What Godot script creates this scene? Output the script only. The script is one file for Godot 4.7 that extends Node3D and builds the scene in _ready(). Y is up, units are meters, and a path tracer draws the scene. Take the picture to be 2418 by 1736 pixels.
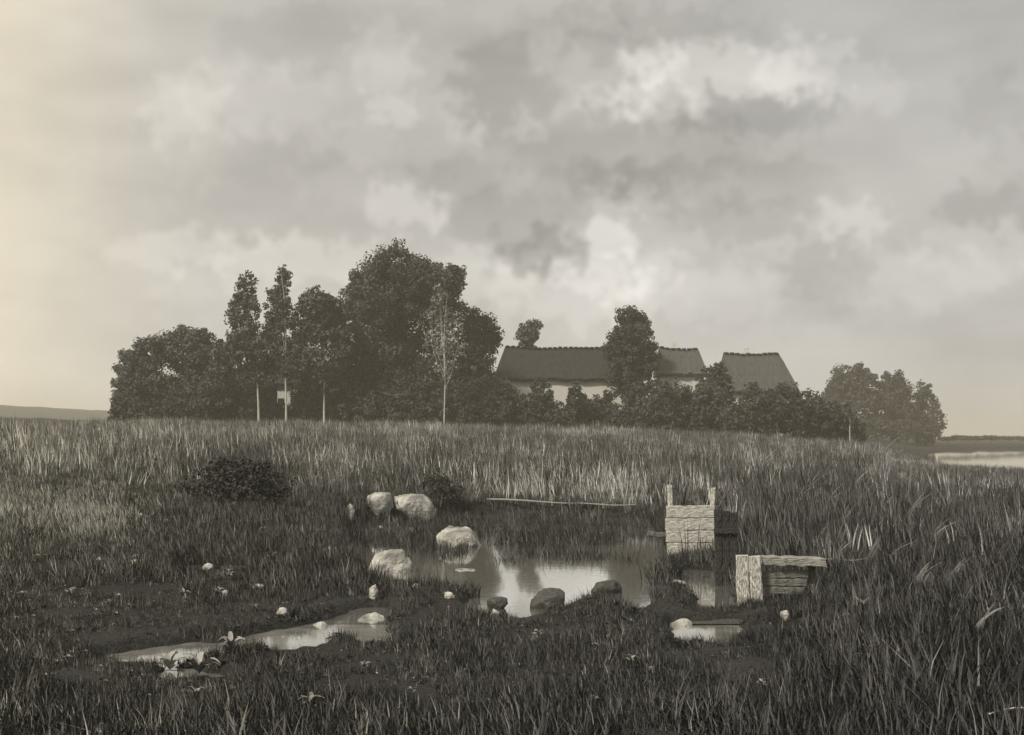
extends Node3D
# A reedy meadow with a small pool and an old timber sluice, a grove and thatched farm buildings on the rise behind.
# Photo pixels (2418 x 1736) give directions; distances come from the ground each thing stands on.

const F := 2848.0
const CX := 1209.0
const CY := 868.0
const EYE := 2.6
const PITCH := 0.0586

var rng := RandomNumberGenerator.new()
var nz := FastNoiseLite.new()
var nz2 := FastNoiseLite.new()
var M := {}
var taken := {}
var POOLS := []
var BUMPS := []

const COLS := [-700.0, 0.0, 400.0, 900.0, 1300.0, 1600.0, 1900.0, 2050.0, 2200.0, 2418.0, 3200.0]
const ROWS := [0.0, 7.0, 10.0, 14.0, 17.0, 20.0, 25.0, 32.0, 40.0, 60.0, 90.0, 120.0, 150.0, 170.0, 240.0, 300.0, 500.0, 900.0, 1700.0]
const H := [
	[0.9, 0.6, 0.40, 0.30, 0.35, 0.60, 0.9, 1.3, 1.6, 2.4, 2.6, 2.9, 3.2, 3.6, 5.0, 8.0, 17.0, 22.0, 16.0],
	[0.9, 0.5, 0.26, 0.15, 0.22, 0.50, 0.80, 1.15, 1.50, 2.3, 2.6, 2.9, 3.2, 3.6, 5.0, 8.0, 16.5, 21.0, 14.0],
	[0.9, 0.5, 0.22, 0.06, 0.12, 0.30, 0.60, 0.90, 1.15, 1.7, 2.4, 3.2, 4.1, 5.0, 6.0, 6.0, 12.5, 14.0, 10.0],
	[0.9, 0.5, 0.32, 0.12, 0.10, 0.12, 0.18, 0.32, 0.55, 1.2, 2.0, 2.9, 3.8, 5.4, 6.5, 6.5, 7.0, 7.0, 6.0],
	[0.9, 0.5, 0.32, 0.12, 0.08, 0.10, 0.14, 0.20, 0.32, 0.92, 1.7, 2.5, 3.5, 5.9, 6.9, 6.9, 7.0, 7.0, 6.0],
	[0.9, 0.5, 0.32, 0.10, 0.08, 0.10, 0.14, 0.20, 0.32, 0.72, 1.3, 2.0, 2.8, 5.3, 6.4, 6.4, 6.4, 6.4, 6.0],
	[0.9, 0.5, 0.34, 0.22, 0.14, 0.20, 0.30, 0.40, 0.50, 0.62, 0.95, 1.4, 1.9, 2.7, 3.0, 2.8, 3.6, 4.0, 4.0],
	[0.9, 0.5, 0.36, 0.30, 0.34, 0.40, 0.48, 0.55, 0.55, 0.55, 0.75, 0.95, 1.1, 1.2, 1.2, 2.4, 3.2, 3.6, 3.6],
	[0.9, 0.5, 0.38, 0.38, 0.45, 0.52, 0.60, 0.55, 0.48, 0.32, 0.25, 0.3, 0.3, 0.3, 0.3, 0.9, 1.8, 2.6, 3.0],
	[0.9, 0.5, 0.40, 0.46, 0.56, 0.64, 0.70, 0.62, 0.50, 0.25, 0.2, 0.2, 0.2, 0.2, 0.2, 0.5, 1.5, 2.4, 2.8],
	[0.9, 0.6, 0.50, 0.60, 0.70, 0.80, 0.80, 0.70, 0.55, 0.25, 0.2, 0.2, 0.2, 0.2, 0.2, 0.4, 1.4, 2.2, 2.6]]

# ---------------------------------------------------------------- basics
func ray(px: float, py: float) -> Vector3:
	var v := Vector3((px - CX) / F, -(py - CY) / F, -1.0).rotated(Vector3.RIGHT, PITCH)
	return v / -v.z
func at(px: float, py: float, d: float) -> Vector3:
	return Vector3(0, EYE, 0) + ray(px, py) * d
func on_level(px: float, py: float, y: float) -> Vector3:
	var r := ray(px, py)
	return Vector3(0, EYE, 0) + r * ((y - EYE) / r.y)
func col_of(x: float, z: float) -> float:
	var r := sqrt(x * x + z * z)
	return clampf(CX + F * x / maxf(-z, 0.3 * r + 0.01), -700.0, 3200.0)
func height(x: float, z: float) -> float:
	var r := sqrt(x * x + z * z)
	var d := maxf(-z, 0.3 * r)
	var px := col_of(x, z)
	var c := 0
	while c < COLS.size() - 2 and px > COLS[c + 1]: c += 1
	var k := 0
	while k < ROWS.size() - 2 and d > ROWS[k + 1]: k += 1
	var a: float = clampf((px - COLS[c]) / (COLS[c + 1] - COLS[c]), 0, 1)
	var b: float = clampf((d - ROWS[k]) / (ROWS[k + 1] - ROWS[k]), 0, 1)
	var h: float = lerpf(lerpf(H[c][k], H[c][k + 1], b), lerpf(H[c + 1][k], H[c + 1][k + 1], b), a)
	h += nz.get_noise_2d(x * 9.0, z * 9.0) * 0.05 * clampf(d / 14.0, 0.3, 1.0)
	h += nz.get_noise_2d(x * 1.1, z * 1.1) * clampf((d - 30.0) / 100.0, 0, 1) * 0.5
	for q in BUMPS:
		var e: float = ((x - q[0]) * (x - q[0]) / (q[2] * q[2]) + (z - q[1]) * (z - q[1]) / (q[3] * q[3]))
		if e < 6.0: h += q[4] * exp(-e)
	if d < 45.0: h = maxf(h, 0.045)
	for p in POOLS:
		if x < p.x0 or x > p.x1 or z < p.z0 or z > p.z1: continue
		var sd: float = pool_distance(p, x, z)
		if sd <= 0.0: h = minf(h, -0.06 - 0.22 * clampf(-sd / p.w, 0, 1))
		elif sd < p.w: h = lerpf(-0.06, h, smoothstep(0.0, p.w, sd))
	return h
func pool_distance(p, x: float, z: float) -> float:
	var q := Vector2(x, z)
	var best := 1e9
	var n: int = p.pts.size()
	for i in n:
		best = minf(best, q.distance_squared_to(Geometry2D.get_closest_point_to_segment(q, p.pts[i], p.pts[(i + 1) % n])))
	best = sqrt(best)
	return -best if Geometry2D.is_point_in_polygon(q, p.pts) else best
func ground_hit(px: float, py: float) -> Vector3:
	var r := ray(px, py)
	var d := 5.0
	while d < 1200.0:
		var p := Vector3(0, EYE, 0) + r * d
		if p.y <= height(p.x, p.z): return Vector3(p.x, height(p.x, p.z), p.z)
		d *= 1.004
	return Vector3(0, EYE, 0) + r * 1200.0
func on_ground(px: float, d: float) -> Vector3:
	var x := (px - CX) / F * d
	return Vector3(x, height(x, -d), -d)
func pool(pixels: Array, w: float) -> Dictionary:
	var pts := PackedVector2Array()
	var p := {"x0": 1e9, "x1": -1e9, "z0": 1e9, "z1": -1e9, "w": w}
	var raw := []
	for q in pixels:
		var g := on_level(q[0], q[1], 0.0)
		raw.append(Vector2(g.x, g.z))
	for pass_count in 3:
		var cut := []
		for i in raw.size():
			var a: Vector2 = raw[i]
			var b: Vector2 = raw[(i + 1) % raw.size()]
			cut.append(a.lerp(b, 0.25)); cut.append(a.lerp(b, 0.75))
		raw = cut
	for i in raw.size():
		var q: Vector2 = raw[i]
		q += Vector2(nz.get_noise_2d(q.x * 40.0, q.y * 40.0), nz.get_noise_2d(q.x * 40.0 + 500.0, q.y * 40.0)) * w * 0.75
		pts.append(q)
		var g := Vector3(q.x, 0, q.y)
		p.x0 = minf(p.x0, g.x - w); p.x1 = maxf(p.x1, g.x + w); p.z0 = minf(p.z0, g.z - w); p.z1 = maxf(p.z1, g.z + w)
	p["pts"] = pts
	POOLS.append(p)
	return p

# ---------------------------------------------------------------- scene helpers
func numbered(called: String) -> String:
	if not taken.has(called):
		taken[called] = 0
		return called
	taken[called] += 1
	return "%s_%03d" % [called, taken[called]]
func tag(o: Node, label: String, category: String, group := "", kind := ""):
	if label: o.set_meta("label", label)
	if category: o.set_meta("category", category)
	if group: o.set_meta("group", group)
	if kind: o.set_meta("kind", kind)
func thing(called: String, where: Vector3, label: String, category: String, group := "") -> Node3D:
	var o := Node3D.new()
	o.name = numbered(called)
	add_child(o)
	o.position = where
	tag(o, label, category, group)
	return o
func put(mesh: Mesh, called: String, m: Material, parent: Node = null) -> MeshInstance3D:
	var o := MeshInstance3D.new()
	o.mesh = mesh
	o.material_override = m
	if parent == null:
		o.name = numbered(called)
		add_child(o)
	else:
		o.name = called
		parent.add_child(o, true)
	return o
func mesh_of(v: PackedVector3Array, n: PackedVector3Array, idx: PackedInt32Array, c := PackedColorArray()) -> ArrayMesh:
	var a := []
	a.resize(Mesh.ARRAY_MAX)
	a[Mesh.ARRAY_VERTEX] = v
	a[Mesh.ARRAY_NORMAL] = n
	if c.size() > 0: a[Mesh.ARRAY_COLOR] = c
	a[Mesh.ARRAY_INDEX] = idx
	var m := ArrayMesh.new()
	m.add_surface_from_arrays(Mesh.PRIMITIVE_TRIANGLES, a)
	return m
func stuff(called: String, mesh: Mesh, m: Material, xf: Array, cols: Array, label: String, category: String) -> MultiMeshInstance3D:
	var mm := MultiMesh.new()
	mm.transform_format = MultiMesh.TRANSFORM_3D
	mm.use_colors = true
	mm.mesh = mesh
	mm.instance_count = xf.size()
	for i in xf.size():
		mm.set_instance_transform(i, xf[i])
		mm.set_instance_color(i, cols[i])
	var o := MultiMeshInstance3D.new()
	o.multimesh = mm
	o.material_override = m
	o.name = numbered(called)
	add_child(o)
	tag(o, label, category, "", "stuff")
	return o
func grain(freq: float, lo: Color, hi: Color, octaves := 5, size := 512) -> NoiseTexture2D:
	var n := FastNoiseLite.new()
	n.noise_type = FastNoiseLite.TYPE_SIMPLEX_SMOOTH
	n.frequency = freq
	n.fractal_octaves = octaves
	n.seed = int(freq * 100000.0)
	var g := Gradient.new()
	g.set_color(0, lo); g.set_color(1, hi)
	var t := NoiseTexture2D.new()
	t.width = size; t.height = size
	t.seamless = true
	t.noise = n
	t.color_ramp = g
	return t
func bumps(freq: float, strength: float, size := 512) -> NoiseTexture2D:
	var n := FastNoiseLite.new()
	n.noise_type = FastNoiseLite.TYPE_SIMPLEX_SMOOTH
	n.frequency = freq
	n.fractal_octaves = 5
	var t := NoiseTexture2D.new()
	t.width = size; t.height = size
	t.seamless = true
	t.as_normal_map = true
	t.bump_strength = strength
	t.noise = n
	return t
func s(l: float, warm := 1.0) -> Color:   # a grey with the print's slight warmth, given as a linear base value
	return Color(l * (1.0 + 0.015 * warm), l, l * (1.0 - 0.085 * warm))
func srgb(l: float, warm := 1.0) -> Color:
	return s(l, warm).linear_to_srgb()
func make_materials():
	var m := StandardMaterial3D.new()
	m.vertex_color_use_as_albedo = true
	m.roughness = 0.75
	m.backlight = Color(0.25, 0.25, 0.22)
	M.blade = m
	m = StandardMaterial3D.new()
	m.vertex_color_use_as_albedo = true
	m.roughness = 0.7
	m.backlight = Color(0.2, 0.2, 0.18)
	M.leaf = m
	m = StandardMaterial3D.new()
	m.vertex_color_use_as_albedo = true
	m.albedo_texture = grain(0.02, Color(0.30, 0.30, 0.29), Color(1, 1, 1), 6)
	m.uv1_triplanar = true; m.uv1_world_triplanar = true
	m.uv1_scale = Vector3(0.8, 0.8, 0.8)
	m.normal_enabled = true; m.normal_texture = bumps(0.05, 24.0)
	m.roughness = 1.0
	M.ground = m
	m = StandardMaterial3D.new()
	m.albedo_color = srgb(0.16)
	m.roughness = 0.05
	m.metallic_specular = 1.0
	m.clearcoat_enabled = true; m.clearcoat = 1.0; m.clearcoat_roughness = 0.04
	m.uv1_triplanar = true; m.uv1_world_triplanar = true
	m.uv1_scale = Vector3(0.3, 0.3, 0.3)
	m.normal_enabled = true; m.normal_texture = bumps(0.02, 2.0); m.normal_scale = 0.10
	M.water = m
	m = m.duplicate()
	m.albedo_texture = grain(0.011, srgb(0.16), srgb(0.42), 5)
	m.albedo_color = Color.WHITE
	m.roughness = 0.12
	M.silt = m
	m = StandardMaterial3D.new()
	m.albedo_texture = grain(0.006, srgb(0.09), srgb(0.78), 4)
	m.uv1_triplanar = true; m.uv1_scale = Vector3(0.7, 0.7, 0.7)
	m.normal_enabled = true; m.normal_texture = bumps(0.02, 18.0)
	m.roughness = 0.9
	M.stone = m
	m = m.duplicate()
	m.albedo_texture = grain(0.015, srgb(0.025), srgb(0.08))
	m.roughness = 0.6
	M.wet_stone = m
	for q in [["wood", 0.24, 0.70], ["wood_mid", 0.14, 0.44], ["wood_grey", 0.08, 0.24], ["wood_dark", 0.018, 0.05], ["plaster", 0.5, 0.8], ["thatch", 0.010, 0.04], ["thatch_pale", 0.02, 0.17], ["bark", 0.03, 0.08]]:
		m = StandardMaterial3D.new()
		m.albedo_texture = grain(0.02 + 0.001 * M.size(), srgb(q[1]), srgb(q[2]), 6)
		m.uv1_triplanar = true
		m.uv1_scale = Vector3(2, 0.25, 2) if q[0] != "plaster" else Vector3(0.4, 0.4, 0.4)
		m.normal_enabled = true; m.normal_texture = bumps(0.05, 10.0)
		m.roughness = 0.92
		M[q[0]] = m
	m = StandardMaterial3D.new()
	m.albedo_texture = grain(0.031, srgb(0.12), srgb(0.95), 3)
	m.uv1_triplanar = true
	m.uv1_scale = Vector3(0.3, 1.4, 0.3)
	m.roughness = 0.8
	M.birch = m
	m = StandardMaterial3D.new()
	m.albedo_color = srgb(0.02)
	m.roughness = 0.15
	M.glass = m

# ---------------------------------------------------------------- sky
func build_sky() -> Image:
	var w := 2048
	var h := 1024
	var img := Image.create(w, h, false, Image.FORMAT_RGB8)
	# cloud banks seen in the photograph: pixel centre, radii, strength
	var blobs := [[900, 130, 70, 80, .05], [925, 262, 60, 36, .06], [430, 250, 75, 80, .045], [620, 235, 170, 60, .035], [950, 490, 90, 45, .08],
		[1545, 150, 62, 50, .07], [1555, 240, 95, 50, .085], [1440, 240, 60, 22, .05], [1700, 165, 190, 42, .075], [1890, 150, 90, 55, .07], [2020, 200, 130, 45, .045],
		[1240, 302, 45, 20, .06], [1120, 310, 45, 22, .04], [1445, 562, 56, 42, .10], [1455, 455, 22, 28, .06], [1440, 640, 130, 50, .085], [1370, 700, 190, 65, .06],
		[1640, 700, 180, 60, .05], [1150, 655, 100, 55, .05], [720, 620, 220, 46, .07], [420, 590, 140, 50, .045], [2010, 520, 90, 42, .06],
		[2150, 660, 220, 60, .045], [2310, 600, 150, 60, .04], [850, 345, 70, 40, .03], [1900, 860, 300, 80, .02], [600, 720, 200, 60, .03],
		[1190, 200, 105, 100, -.075], [1760, 275, 180, 48, -.065], [1480, 350, 260, 80, -.06], [1270, 600, 100, 48, -.10], [1210, 520, 150, 60, -.065],
		[1790, 520, 150, 45, -.06], [1700, 430, 260, 55, -.05], [560, 500, 170, 60, -.03], [700, 80, 170, 60, -.03], [1500, 55, 260, 36, -.04],
		[1950, 650, 95, 60, -.065], [2330, 490, 90, 50, -.06], [2340, 260, 60, 90, -.035], [1080, 425, 100, 50, -.045], [650, 380, 140, 45, -.03], [1420, 95, 90, 36, -.045],
		[300, 430, 90, 120, -.02], [1000, 60, 130, 50, -.02], [1400, 430, 160, 40, -.04]]
	var fb := FastNoiseLite.new()
	fb.noise_type = FastNoiseLite.TYPE_SIMPLEX_SMOOTH
	fb.fractal_octaves = 5
	fb.frequency = 1.0
	fb.seed = 11
	var wn := FastNoiseLite.new()
	wn.fractal_octaves = 4
	wn.frequency = 0.011
	wn.seed = 5
	for j in h:
		var el := (0.5 - (j + 0.5) / h) * PI
		var ce := cos(el)
		var se := sin(el)
		if j > 540:
			img.fill_rect(Rect2i(0, j, w, 1), Color(0.36, 0.35, 0.32))
			continue
		for i in w:
			var az := wrapf((i + 0.5) / w, -0.5, 0.5) * TAU   # forward is the picture's first column
			var d := Vector3(sin(az) * ce, se, -cos(az) * ce)
			# clouds drawn on a sphere squashed towards the horizon
			var q := Vector3(d.x, d.y * 2.6, d.z) * 2.6
			var n := fb.get_noise_3dv(q)
			var n2 := fb.get_noise_3dv(q * 3.1 + Vector3(9, 4, 7))
			var v := 0.738 + 0.05 * n + 0.042 * n2 + 0.06 * exp(-absf(el) * 7.0)
			var inside := 0.0
			if d.z < -0.3 and el < 0.6:
				var c := d.rotated(Vector3.RIGHT, -PITCH)
				var px := CX + F * c.x / -c.z
				var py := CY - F * c.y / -c.z
				if px > -500 and px < 2900 and py > -500:
					inside = 1.0
					var wx := px + 70.0 * wn.get_noise_2d(px, py) + 34.0 * wn.get_noise_2d(px * 3.0 + 400.0, py * 3.0)
					var wy := py + 60.0 * wn.get_noise_2d(px + 900.0, py + 300.0) + 26.0 * wn.get_noise_2d(px * 3.0, py * 3.0 + 700.0)
					for b in blobs:
						var e: float = (wx - b[0]) * (wx - b[0]) / (b[2] * b[2]) + (wy - b[1]) * (wy - b[1]) / (b[3] * b[3])
						if e < 2.6: v += b[4] * (1.0 - smoothstep(0.5, 2.1, e))
			# page glare painted into the sky: brighter and warmer towards the left
			var side := 0.5 - 0.5 * sin(az + 0.15)
			var left_glare := smoothstep(0.535, 0.665, side)
			v += 0.15 * left_glare
			var warm := 0.85 + 1.6 * left_glare - 0.35 * smoothstep(0.55, 0.25, side)
			img.set_pixel(i, j, Color(v * (1.0 + 0.016 * warm), v * (1.0 - 0.004 * warm), v * (1.0 - 0.047 * warm)))
	return img

# ---------------------------------------------------------------- vegetation
func blade_into(v: PackedVector3Array, n: PackedVector3Array, idx: PackedInt32Array, foot: Vector3, turn: float, tall: float, wide: float, lean: float, segs := 3, along := Vector3.ZERO):
	var side := Vector3(cos(turn), 0, sin(turn))
	var fwd := Vector3(-sin(turn), 0, cos(turn)) if along == Vector3.ZERO else along
	var base := v.size()
	for k in segs + 1:
		var t := float(k) / segs
		var p := foot + Vector3.UP * tall * (t - 0.25 * lean * t * t) + fwd * tall * lean * t * t
		var half := wide * 0.5 * (1.0 - 0.92 * t * t)
		var nn := (fwd * 0.8 + Vector3.UP * (0.3 + lean * t)).normalized()
		v.append(p - side * half); v.append(p + side * half)
		n.append(nn); n.append(nn)
		if k > 0:
			var b := base + k * 2
			idx.append_array(PackedInt32Array([b - 2, b, b - 1, b - 1, b, b + 1]))
func tuft(count: int, spread: float, tall: float, wide: float, lean: float) -> ArrayMesh:
	var v := PackedVector3Array()
	var n := PackedVector3Array()
	var idx := PackedInt32Array()
	for i in count:
		var a := rng.randf() * TAU
		var r := sqrt(rng.randf()) * spread
		blade_into(v, n, idx, Vector3(cos(a) * r, -0.03, sin(a) * r), rng.randf() * TAU, tall * rng.randf_range(0.55, 1.0), wide * rng.randf_range(0.7, 1.3), lean * rng.randf_range(0.3, 1.3))
	return mesh_of(v, n, idx)
func leaf_crown(clumps: Array, size: float, tone: float, spread_tone: float, count_per: float, parent_at: Vector3) -> ArrayMesh:
	# clumps: [centre, radius vector]; each becomes many small leaf sprays spread through knobbly sub-clumps
	var v := PackedVector3Array()
	var n := PackedVector3Array()
	var c := PackedColorArray()
	var idx := PackedInt32Array()
	for q in clumps:
		var ctr: Vector3 = q[0] - parent_at
		var R: Vector3 = q[1]
		var small := minf(R.x, R.y)
		var subs := int(clampf(R.x * R.y / (small * small * 0.018), 40, 160))
		var leaves := int(6.5 * count_per * R.x * R.y / (size * size))
		for k in subs:
			var dir := Vector3(rng.randfn(), rng.randfn(), rng.randfn()).normalized()
			var rr := pow(rng.randf(), 0.36) * 0.89
			var sc := ctr + Vector3(dir.x * R.x, dir.y * R.y, dir.z * R.z) * rr
			var sr := small * rng.randf_range(0.13, 0.27)
			var base_tone := tone * (1.0 + spread_tone * rng.randf_range(-1, 1))
			for m in int(leaves / subs) + 1:
				var o := Vector3(rng.randfn(), rng.randfn() * 0.8, rng.randfn())
				var l := o.length()
				if l > 1.6: o *= 1.6 / l
				var p := sc + o * sr * 0.75
				var nn := (o.normalized() + Vector3(rng.randfn(), rng.randfn() + 0.4, rng.randfn()) * 0.6).normalized()
				var t1 := nn.cross(Vector3(rng.randfn(), rng.randfn(), rng.randfn())).normalized()
				var t2 := nn.cross(t1)
				var sz := size * rng.randf_range(0.6, 1.35)
				var b := v.size()
				v.append(p - t1 * sz * 0.6); v.append(p + t2 * sz * 0.36 - t1 * sz * 0.05); v.append(p + t1 * sz * 0.6); v.append(p - t2 * sz * 0.36 + t1 * sz * 0.08)
				var col := s(base_tone * rng.randf_range(0.75, 1.25))
				for z in 4:
					n.append(nn); c.append(col)
				idx.append_array(PackedInt32Array([b, b + 1, b + 2, b, b + 2, b + 3]))
	return mesh_of(v, n, idx, c)
func tube_into(v: PackedVector3Array, n: PackedVector3Array, idx: PackedInt32Array, path: Array, radii: Array, sides := 8):
	var base := v.size()
	for k in path.size():
		var p: Vector3 = path[k]
		var dir: Vector3 = (path[mini(k + 1, path.size() - 1)] - path[maxi(k - 1, 0)]).normalized()
		var a := dir.cross(Vector3(0.13, 0.21, 0.97)).normalized()
		if a.length() < 0.5: a = Vector3.RIGHT
		var b := dir.cross(a)
		for i in sides:
			var t := TAU * i / sides
			var o := a * cos(t) + b * sin(t)
			v.append(p + o * radii[k]); n.append(o)
		if k > 0:
			for i in sides:
				var i2 := (i + 1) % sides
				var r0 := base + (k - 1) * sides
				var r1 := base + k * sides
				idx.append_array(PackedInt32Array([r0 + i, r1 + i, r0 + i2, r0 + i2, r1 + i, r1 + i2]))
	var e := base + (path.size() - 1) * sides
	for i in range(1, sides - 1): idx.append_array(PackedInt32Array([e, e + i + 1, e + i]))
func tree(called: String, label: String, category: String, group: String, root_px: float, d: float, lobes: Array, opt := {}) -> Node3D:
	var foot := on_ground(root_px, d)
	var t := thing(called, foot, label, category, group)
	var clumps := []
	var top := -1e9
	for q in lobes:
		var dd: float = d + rng.randf_range(-1.0, 1.0) * opt.get("deep", 1.5)
		var ctr := at(q[0], q[1], dd)
		var R := Vector3(q[2] * d / F, q[3] * d / F, q[2] * d / F * 0.85) * 1.06
		clumps.append([ctr, R])
		top = maxf(top, ctr.y + R.y * 0.3)
	var v := PackedVector3Array()
	var n := PackedVector3Array()
	var idx := PackedInt32Array()
	var tall := top - foot.y
	var r0: float = opt.get("trunk", tall * 0.022)
	var path := []
	var radii := []
	var bend := Vector3(opt.get("lean", rng.randf_range(-0.04, 0.04)), 0, rng.randf_range(-0.02, 0.02)) * tall
	for k in 7:
		var u := k / 6.0
		path.append(Vector3(0, -0.4, 0) + Vector3.UP * (tall + 0.4) * u + bend * u * u + Vector3(sin(u * 9.0 + d), 0, cos(u * 7.0)) * 0.012 * tall * u)
		radii.append(r0 * (1.35 if k == 0 else 1.0) * (1.0 - 0.85 * u))
	tube_into(v, n, idx, path, radii)
	for q in clumps:
		for z in 2:
			var u := rng.randf_range(0.3, 0.65)
			var k := int(u * 6)
			var from: Vector3 = path[k].lerp(path[k + 1], u * 6 - k)
			var to: Vector3 = q[0] - foot + Vector3(rng.randf_range(-0.5, 0.5) * q[1].x, rng.randf_range(-0.2, 0.6) * q[1].y, rng.randf_range(-0.4, 0.4) * q[1].z)
			var mid := from.lerp(to, 0.5) + Vector3(0, -0.05 * tall, 0)
			tube_into(v, n, idx, [from, mid, to], [r0 * 0.45, r0 * 0.3, r0 * 0.1], 5)
	put(mesh_of(v, n, idx), opt.get("stem", "trunk"), opt.get("bark", M.bark), t)
	var size: float = opt.get("size", 0.31)
	put(leaf_crown(clumps, size, opt.get("tone", 0.05), opt.get("vary", 0.35), opt.get("fill", 7.0), foot), "crown" if opt.get("stem", "trunk") == "trunk" else "foliage", M.leaf, t)
	return t

# ---------------------------------------------------------------- solid shapes
func box_into(st: SurfaceTool, c: Vector3, size: Vector3, bevel := 0.0, basis := Basis.IDENTITY):
	var h := size * 0.5
	var b := minf(bevel, minf(h.x, minf(h.y, h.z)) * 0.6)
	var faces := [[Vector3.RIGHT, Vector3.UP, Vector3.BACK], [Vector3.LEFT, Vector3.UP, Vector3.FORWARD], [Vector3.UP, Vector3.BACK, Vector3.RIGHT], [Vector3.DOWN, Vector3.FORWARD, Vector3.RIGHT], [Vector3.BACK, Vector3.UP, Vector3.LEFT], [Vector3.FORWARD, Vector3.UP, Vector3.RIGHT]]
	var quad := func(p: Array):
		var nn: Vector3 = (p[2] - p[0]).cross(p[1] - p[0]).normalized()
		if nn.dot((p[0] + p[2]) * 0.5 ) < 0:
			p.reverse(); nn = -nn
		for i in [0, 1, 2, 0, 2, 3]:
			st.set_normal(basis * nn)
			st.add_vertex(c + basis * p[i])
	for f in faces:
		var nn: Vector3 = f[0]
		var a: Vector3 = f[1]
		var e: Vector3 = f[2]
		var o := nn * h
		var ua := a * (h - Vector3(b, b, b))
		var ue := e * (h - Vector3(b, b, b))
		quad.call([o - ua - ue, o + ua - ue, o + ua + ue, o - ua + ue])
	if b > 0.0:
		var ax := [Vector3.RIGHT, Vector3.UP, Vector3.BACK]
		for i in 3:
			var along: Vector3 = ax[i] * (h - Vector3(b, b, b))
			for s1 in [-1, 1]:
				for s2 in [-1, 1]:
					var p: Vector3 = ax[(i + 1) % 3] * s1
					var q: Vector3 = ax[(i + 2) % 3] * s2
					var e1: Vector3 = p * h.dot(p.abs()) + q * (h.dot(q.abs()) - b)
					var e2: Vector3 = p * (h.dot(p.abs()) - b) + q * h.dot(q.abs())
					quad.call([e1 - along, e1 + along, e2 + along, e2 - along])
func board(parent: Node, called: String, m: Material, c: Vector3, size: Vector3, basis := Basis.IDENTITY, wear := 0.012) -> MeshInstance3D:
	# a sawn timber: cross-sections along its longest side, each with chamfered corners, slightly out of true
	if size.max_axis_index() == 0:               # lying boards are standing boards turned over, so the grain runs along them
		size = Vector3(size.y, size.x, size.z)
		basis = basis * Basis(Vector3.BACK, PI * 0.5)
	var axis := size.max_axis_index()
	var a1 := (axis + 1) % 3
	var a2 := (axis + 2) % 3
	var segs := 10 if wear > 0.0 else 1
	var ch := minf(0.012, minf(size[a1], size[a2]) * 0.2)
	var rings := []
	for i in segs + 1:
		var u := float(i) / segs - 0.5
		var off1 := rng.randf_range(-1, 1) * wear * 0.6
		var off2 := rng.randf_range(-1, 1) * wear * 0.6
		var ring := []
		for q in [[-1, -1, 1, 0], [-1, -1, 0, 1], [-1, 1, 0, -1], [-1, 1, 1, 0], [1, 1, -1, 0], [1, 1, 0, -1], [1, -1, 0, 1], [1, -1, -1, 0]]:
			var p := Vector3.ZERO
			p[axis] = u * size[axis] + (rng.randf_range(-1, 1) * wear if i == 0 or i == segs else 0.0)
			p[a1] = q[0] * size[a1] * 0.5 + q[2] * ch + off1 + rng.randf_range(-1, 1) * wear * 0.3
			p[a2] = q[1] * size[a2] * 0.5 + q[3] * ch + off2 + rng.randf_range(-1, 1) * wear * 0.3
			ring.append(p)
		rings.append(ring)
	var st := SurfaceTool.new()
	st.begin(Mesh.PRIMITIVE_TRIANGLES)
	for i in segs:
		for k in 8:
			prism_into(st, [[rings[i][k], rings[i][(k + 1) % 8], rings[i + 1][(k + 1) % 8], rings[i + 1][k]]])
	for e in [rings[0], rings[segs]]:
		for k in range(1, 7): prism_into(st, [[e[0], e[k], e[k + 1]]])
	var o := put(st.commit(), called, m, parent)
	o.transform = Transform3D(basis, c)
	return o
func rock_mesh(seed_value: int, R: Vector3, rough := 0.45) -> ArrayMesh:
	var n := FastNoiseLite.new()
	n.seed = seed_value
	n.frequency = 0.9
	n.noise_type = FastNoiseLite.TYPE_CELLULAR
	n.cellular_return_type = FastNoiseLite.RETURN_DISTANCE
	n.fractal_type = FastNoiseLite.FRACTAL_NONE
	var n3 := FastNoiseLite.new()
	n3.seed = seed_value + 3
	n3.frequency = 1.6
	n3.fractal_octaves = 4
	var st := SurfaceTool.new()
	st.begin(Mesh.PRIMITIVE_TRIANGLES)
	var rings := 20
	var segs := 30
	var pr := RandomNumberGenerator.new()
	pr.seed = seed_value
	var planes := []
	for i in 15: planes.append([Vector3(pr.randfn(), pr.randfn() * 0.8, pr.randfn()).normalized(), pr.randf_range(0.62, 0.92)])
	planes.append([Vector3(pr.randf_range(-0.3, 0.3), 1, pr.randf_range(-0.1, 0.4)).normalized(), 0.75])
	var pt := func(i: int, j: int) -> Vector3:
		var a := PI * i / rings
		var b := TAU * (j % segs) / segs
		var d := Vector3(sin(a) * cos(b), cos(a), sin(a) * sin(b))
		var k := 1.12
		for q in planes:
			var f: float = d.dot(q[0])
			if f > 0.05: k = minf(k, q[1] / f)
		k *= 1.0 + rough * 0.25 * n3.get_noise_3dv(d) + rough * 0.12 * n.get_noise_3dv(d * 2.0)
		return Vector3(d.x * R.x, d.y * R.y, d.z * R.z) * k * 1.38
	for i in rings:
		for j in segs:
			var a: Vector3 = pt.call(i, j)
			var b: Vector3 = pt.call(i + 1, j)
			var c: Vector3 = pt.call(i + 1, j + 1)
			var e: Vector3 = pt.call(i, j + 1)
			for p in [a, c, b]: st.add_vertex(p)
			for p in [a, e, c]: st.add_vertex(p)
	st.generate_normals()
	return st.commit()
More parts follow.
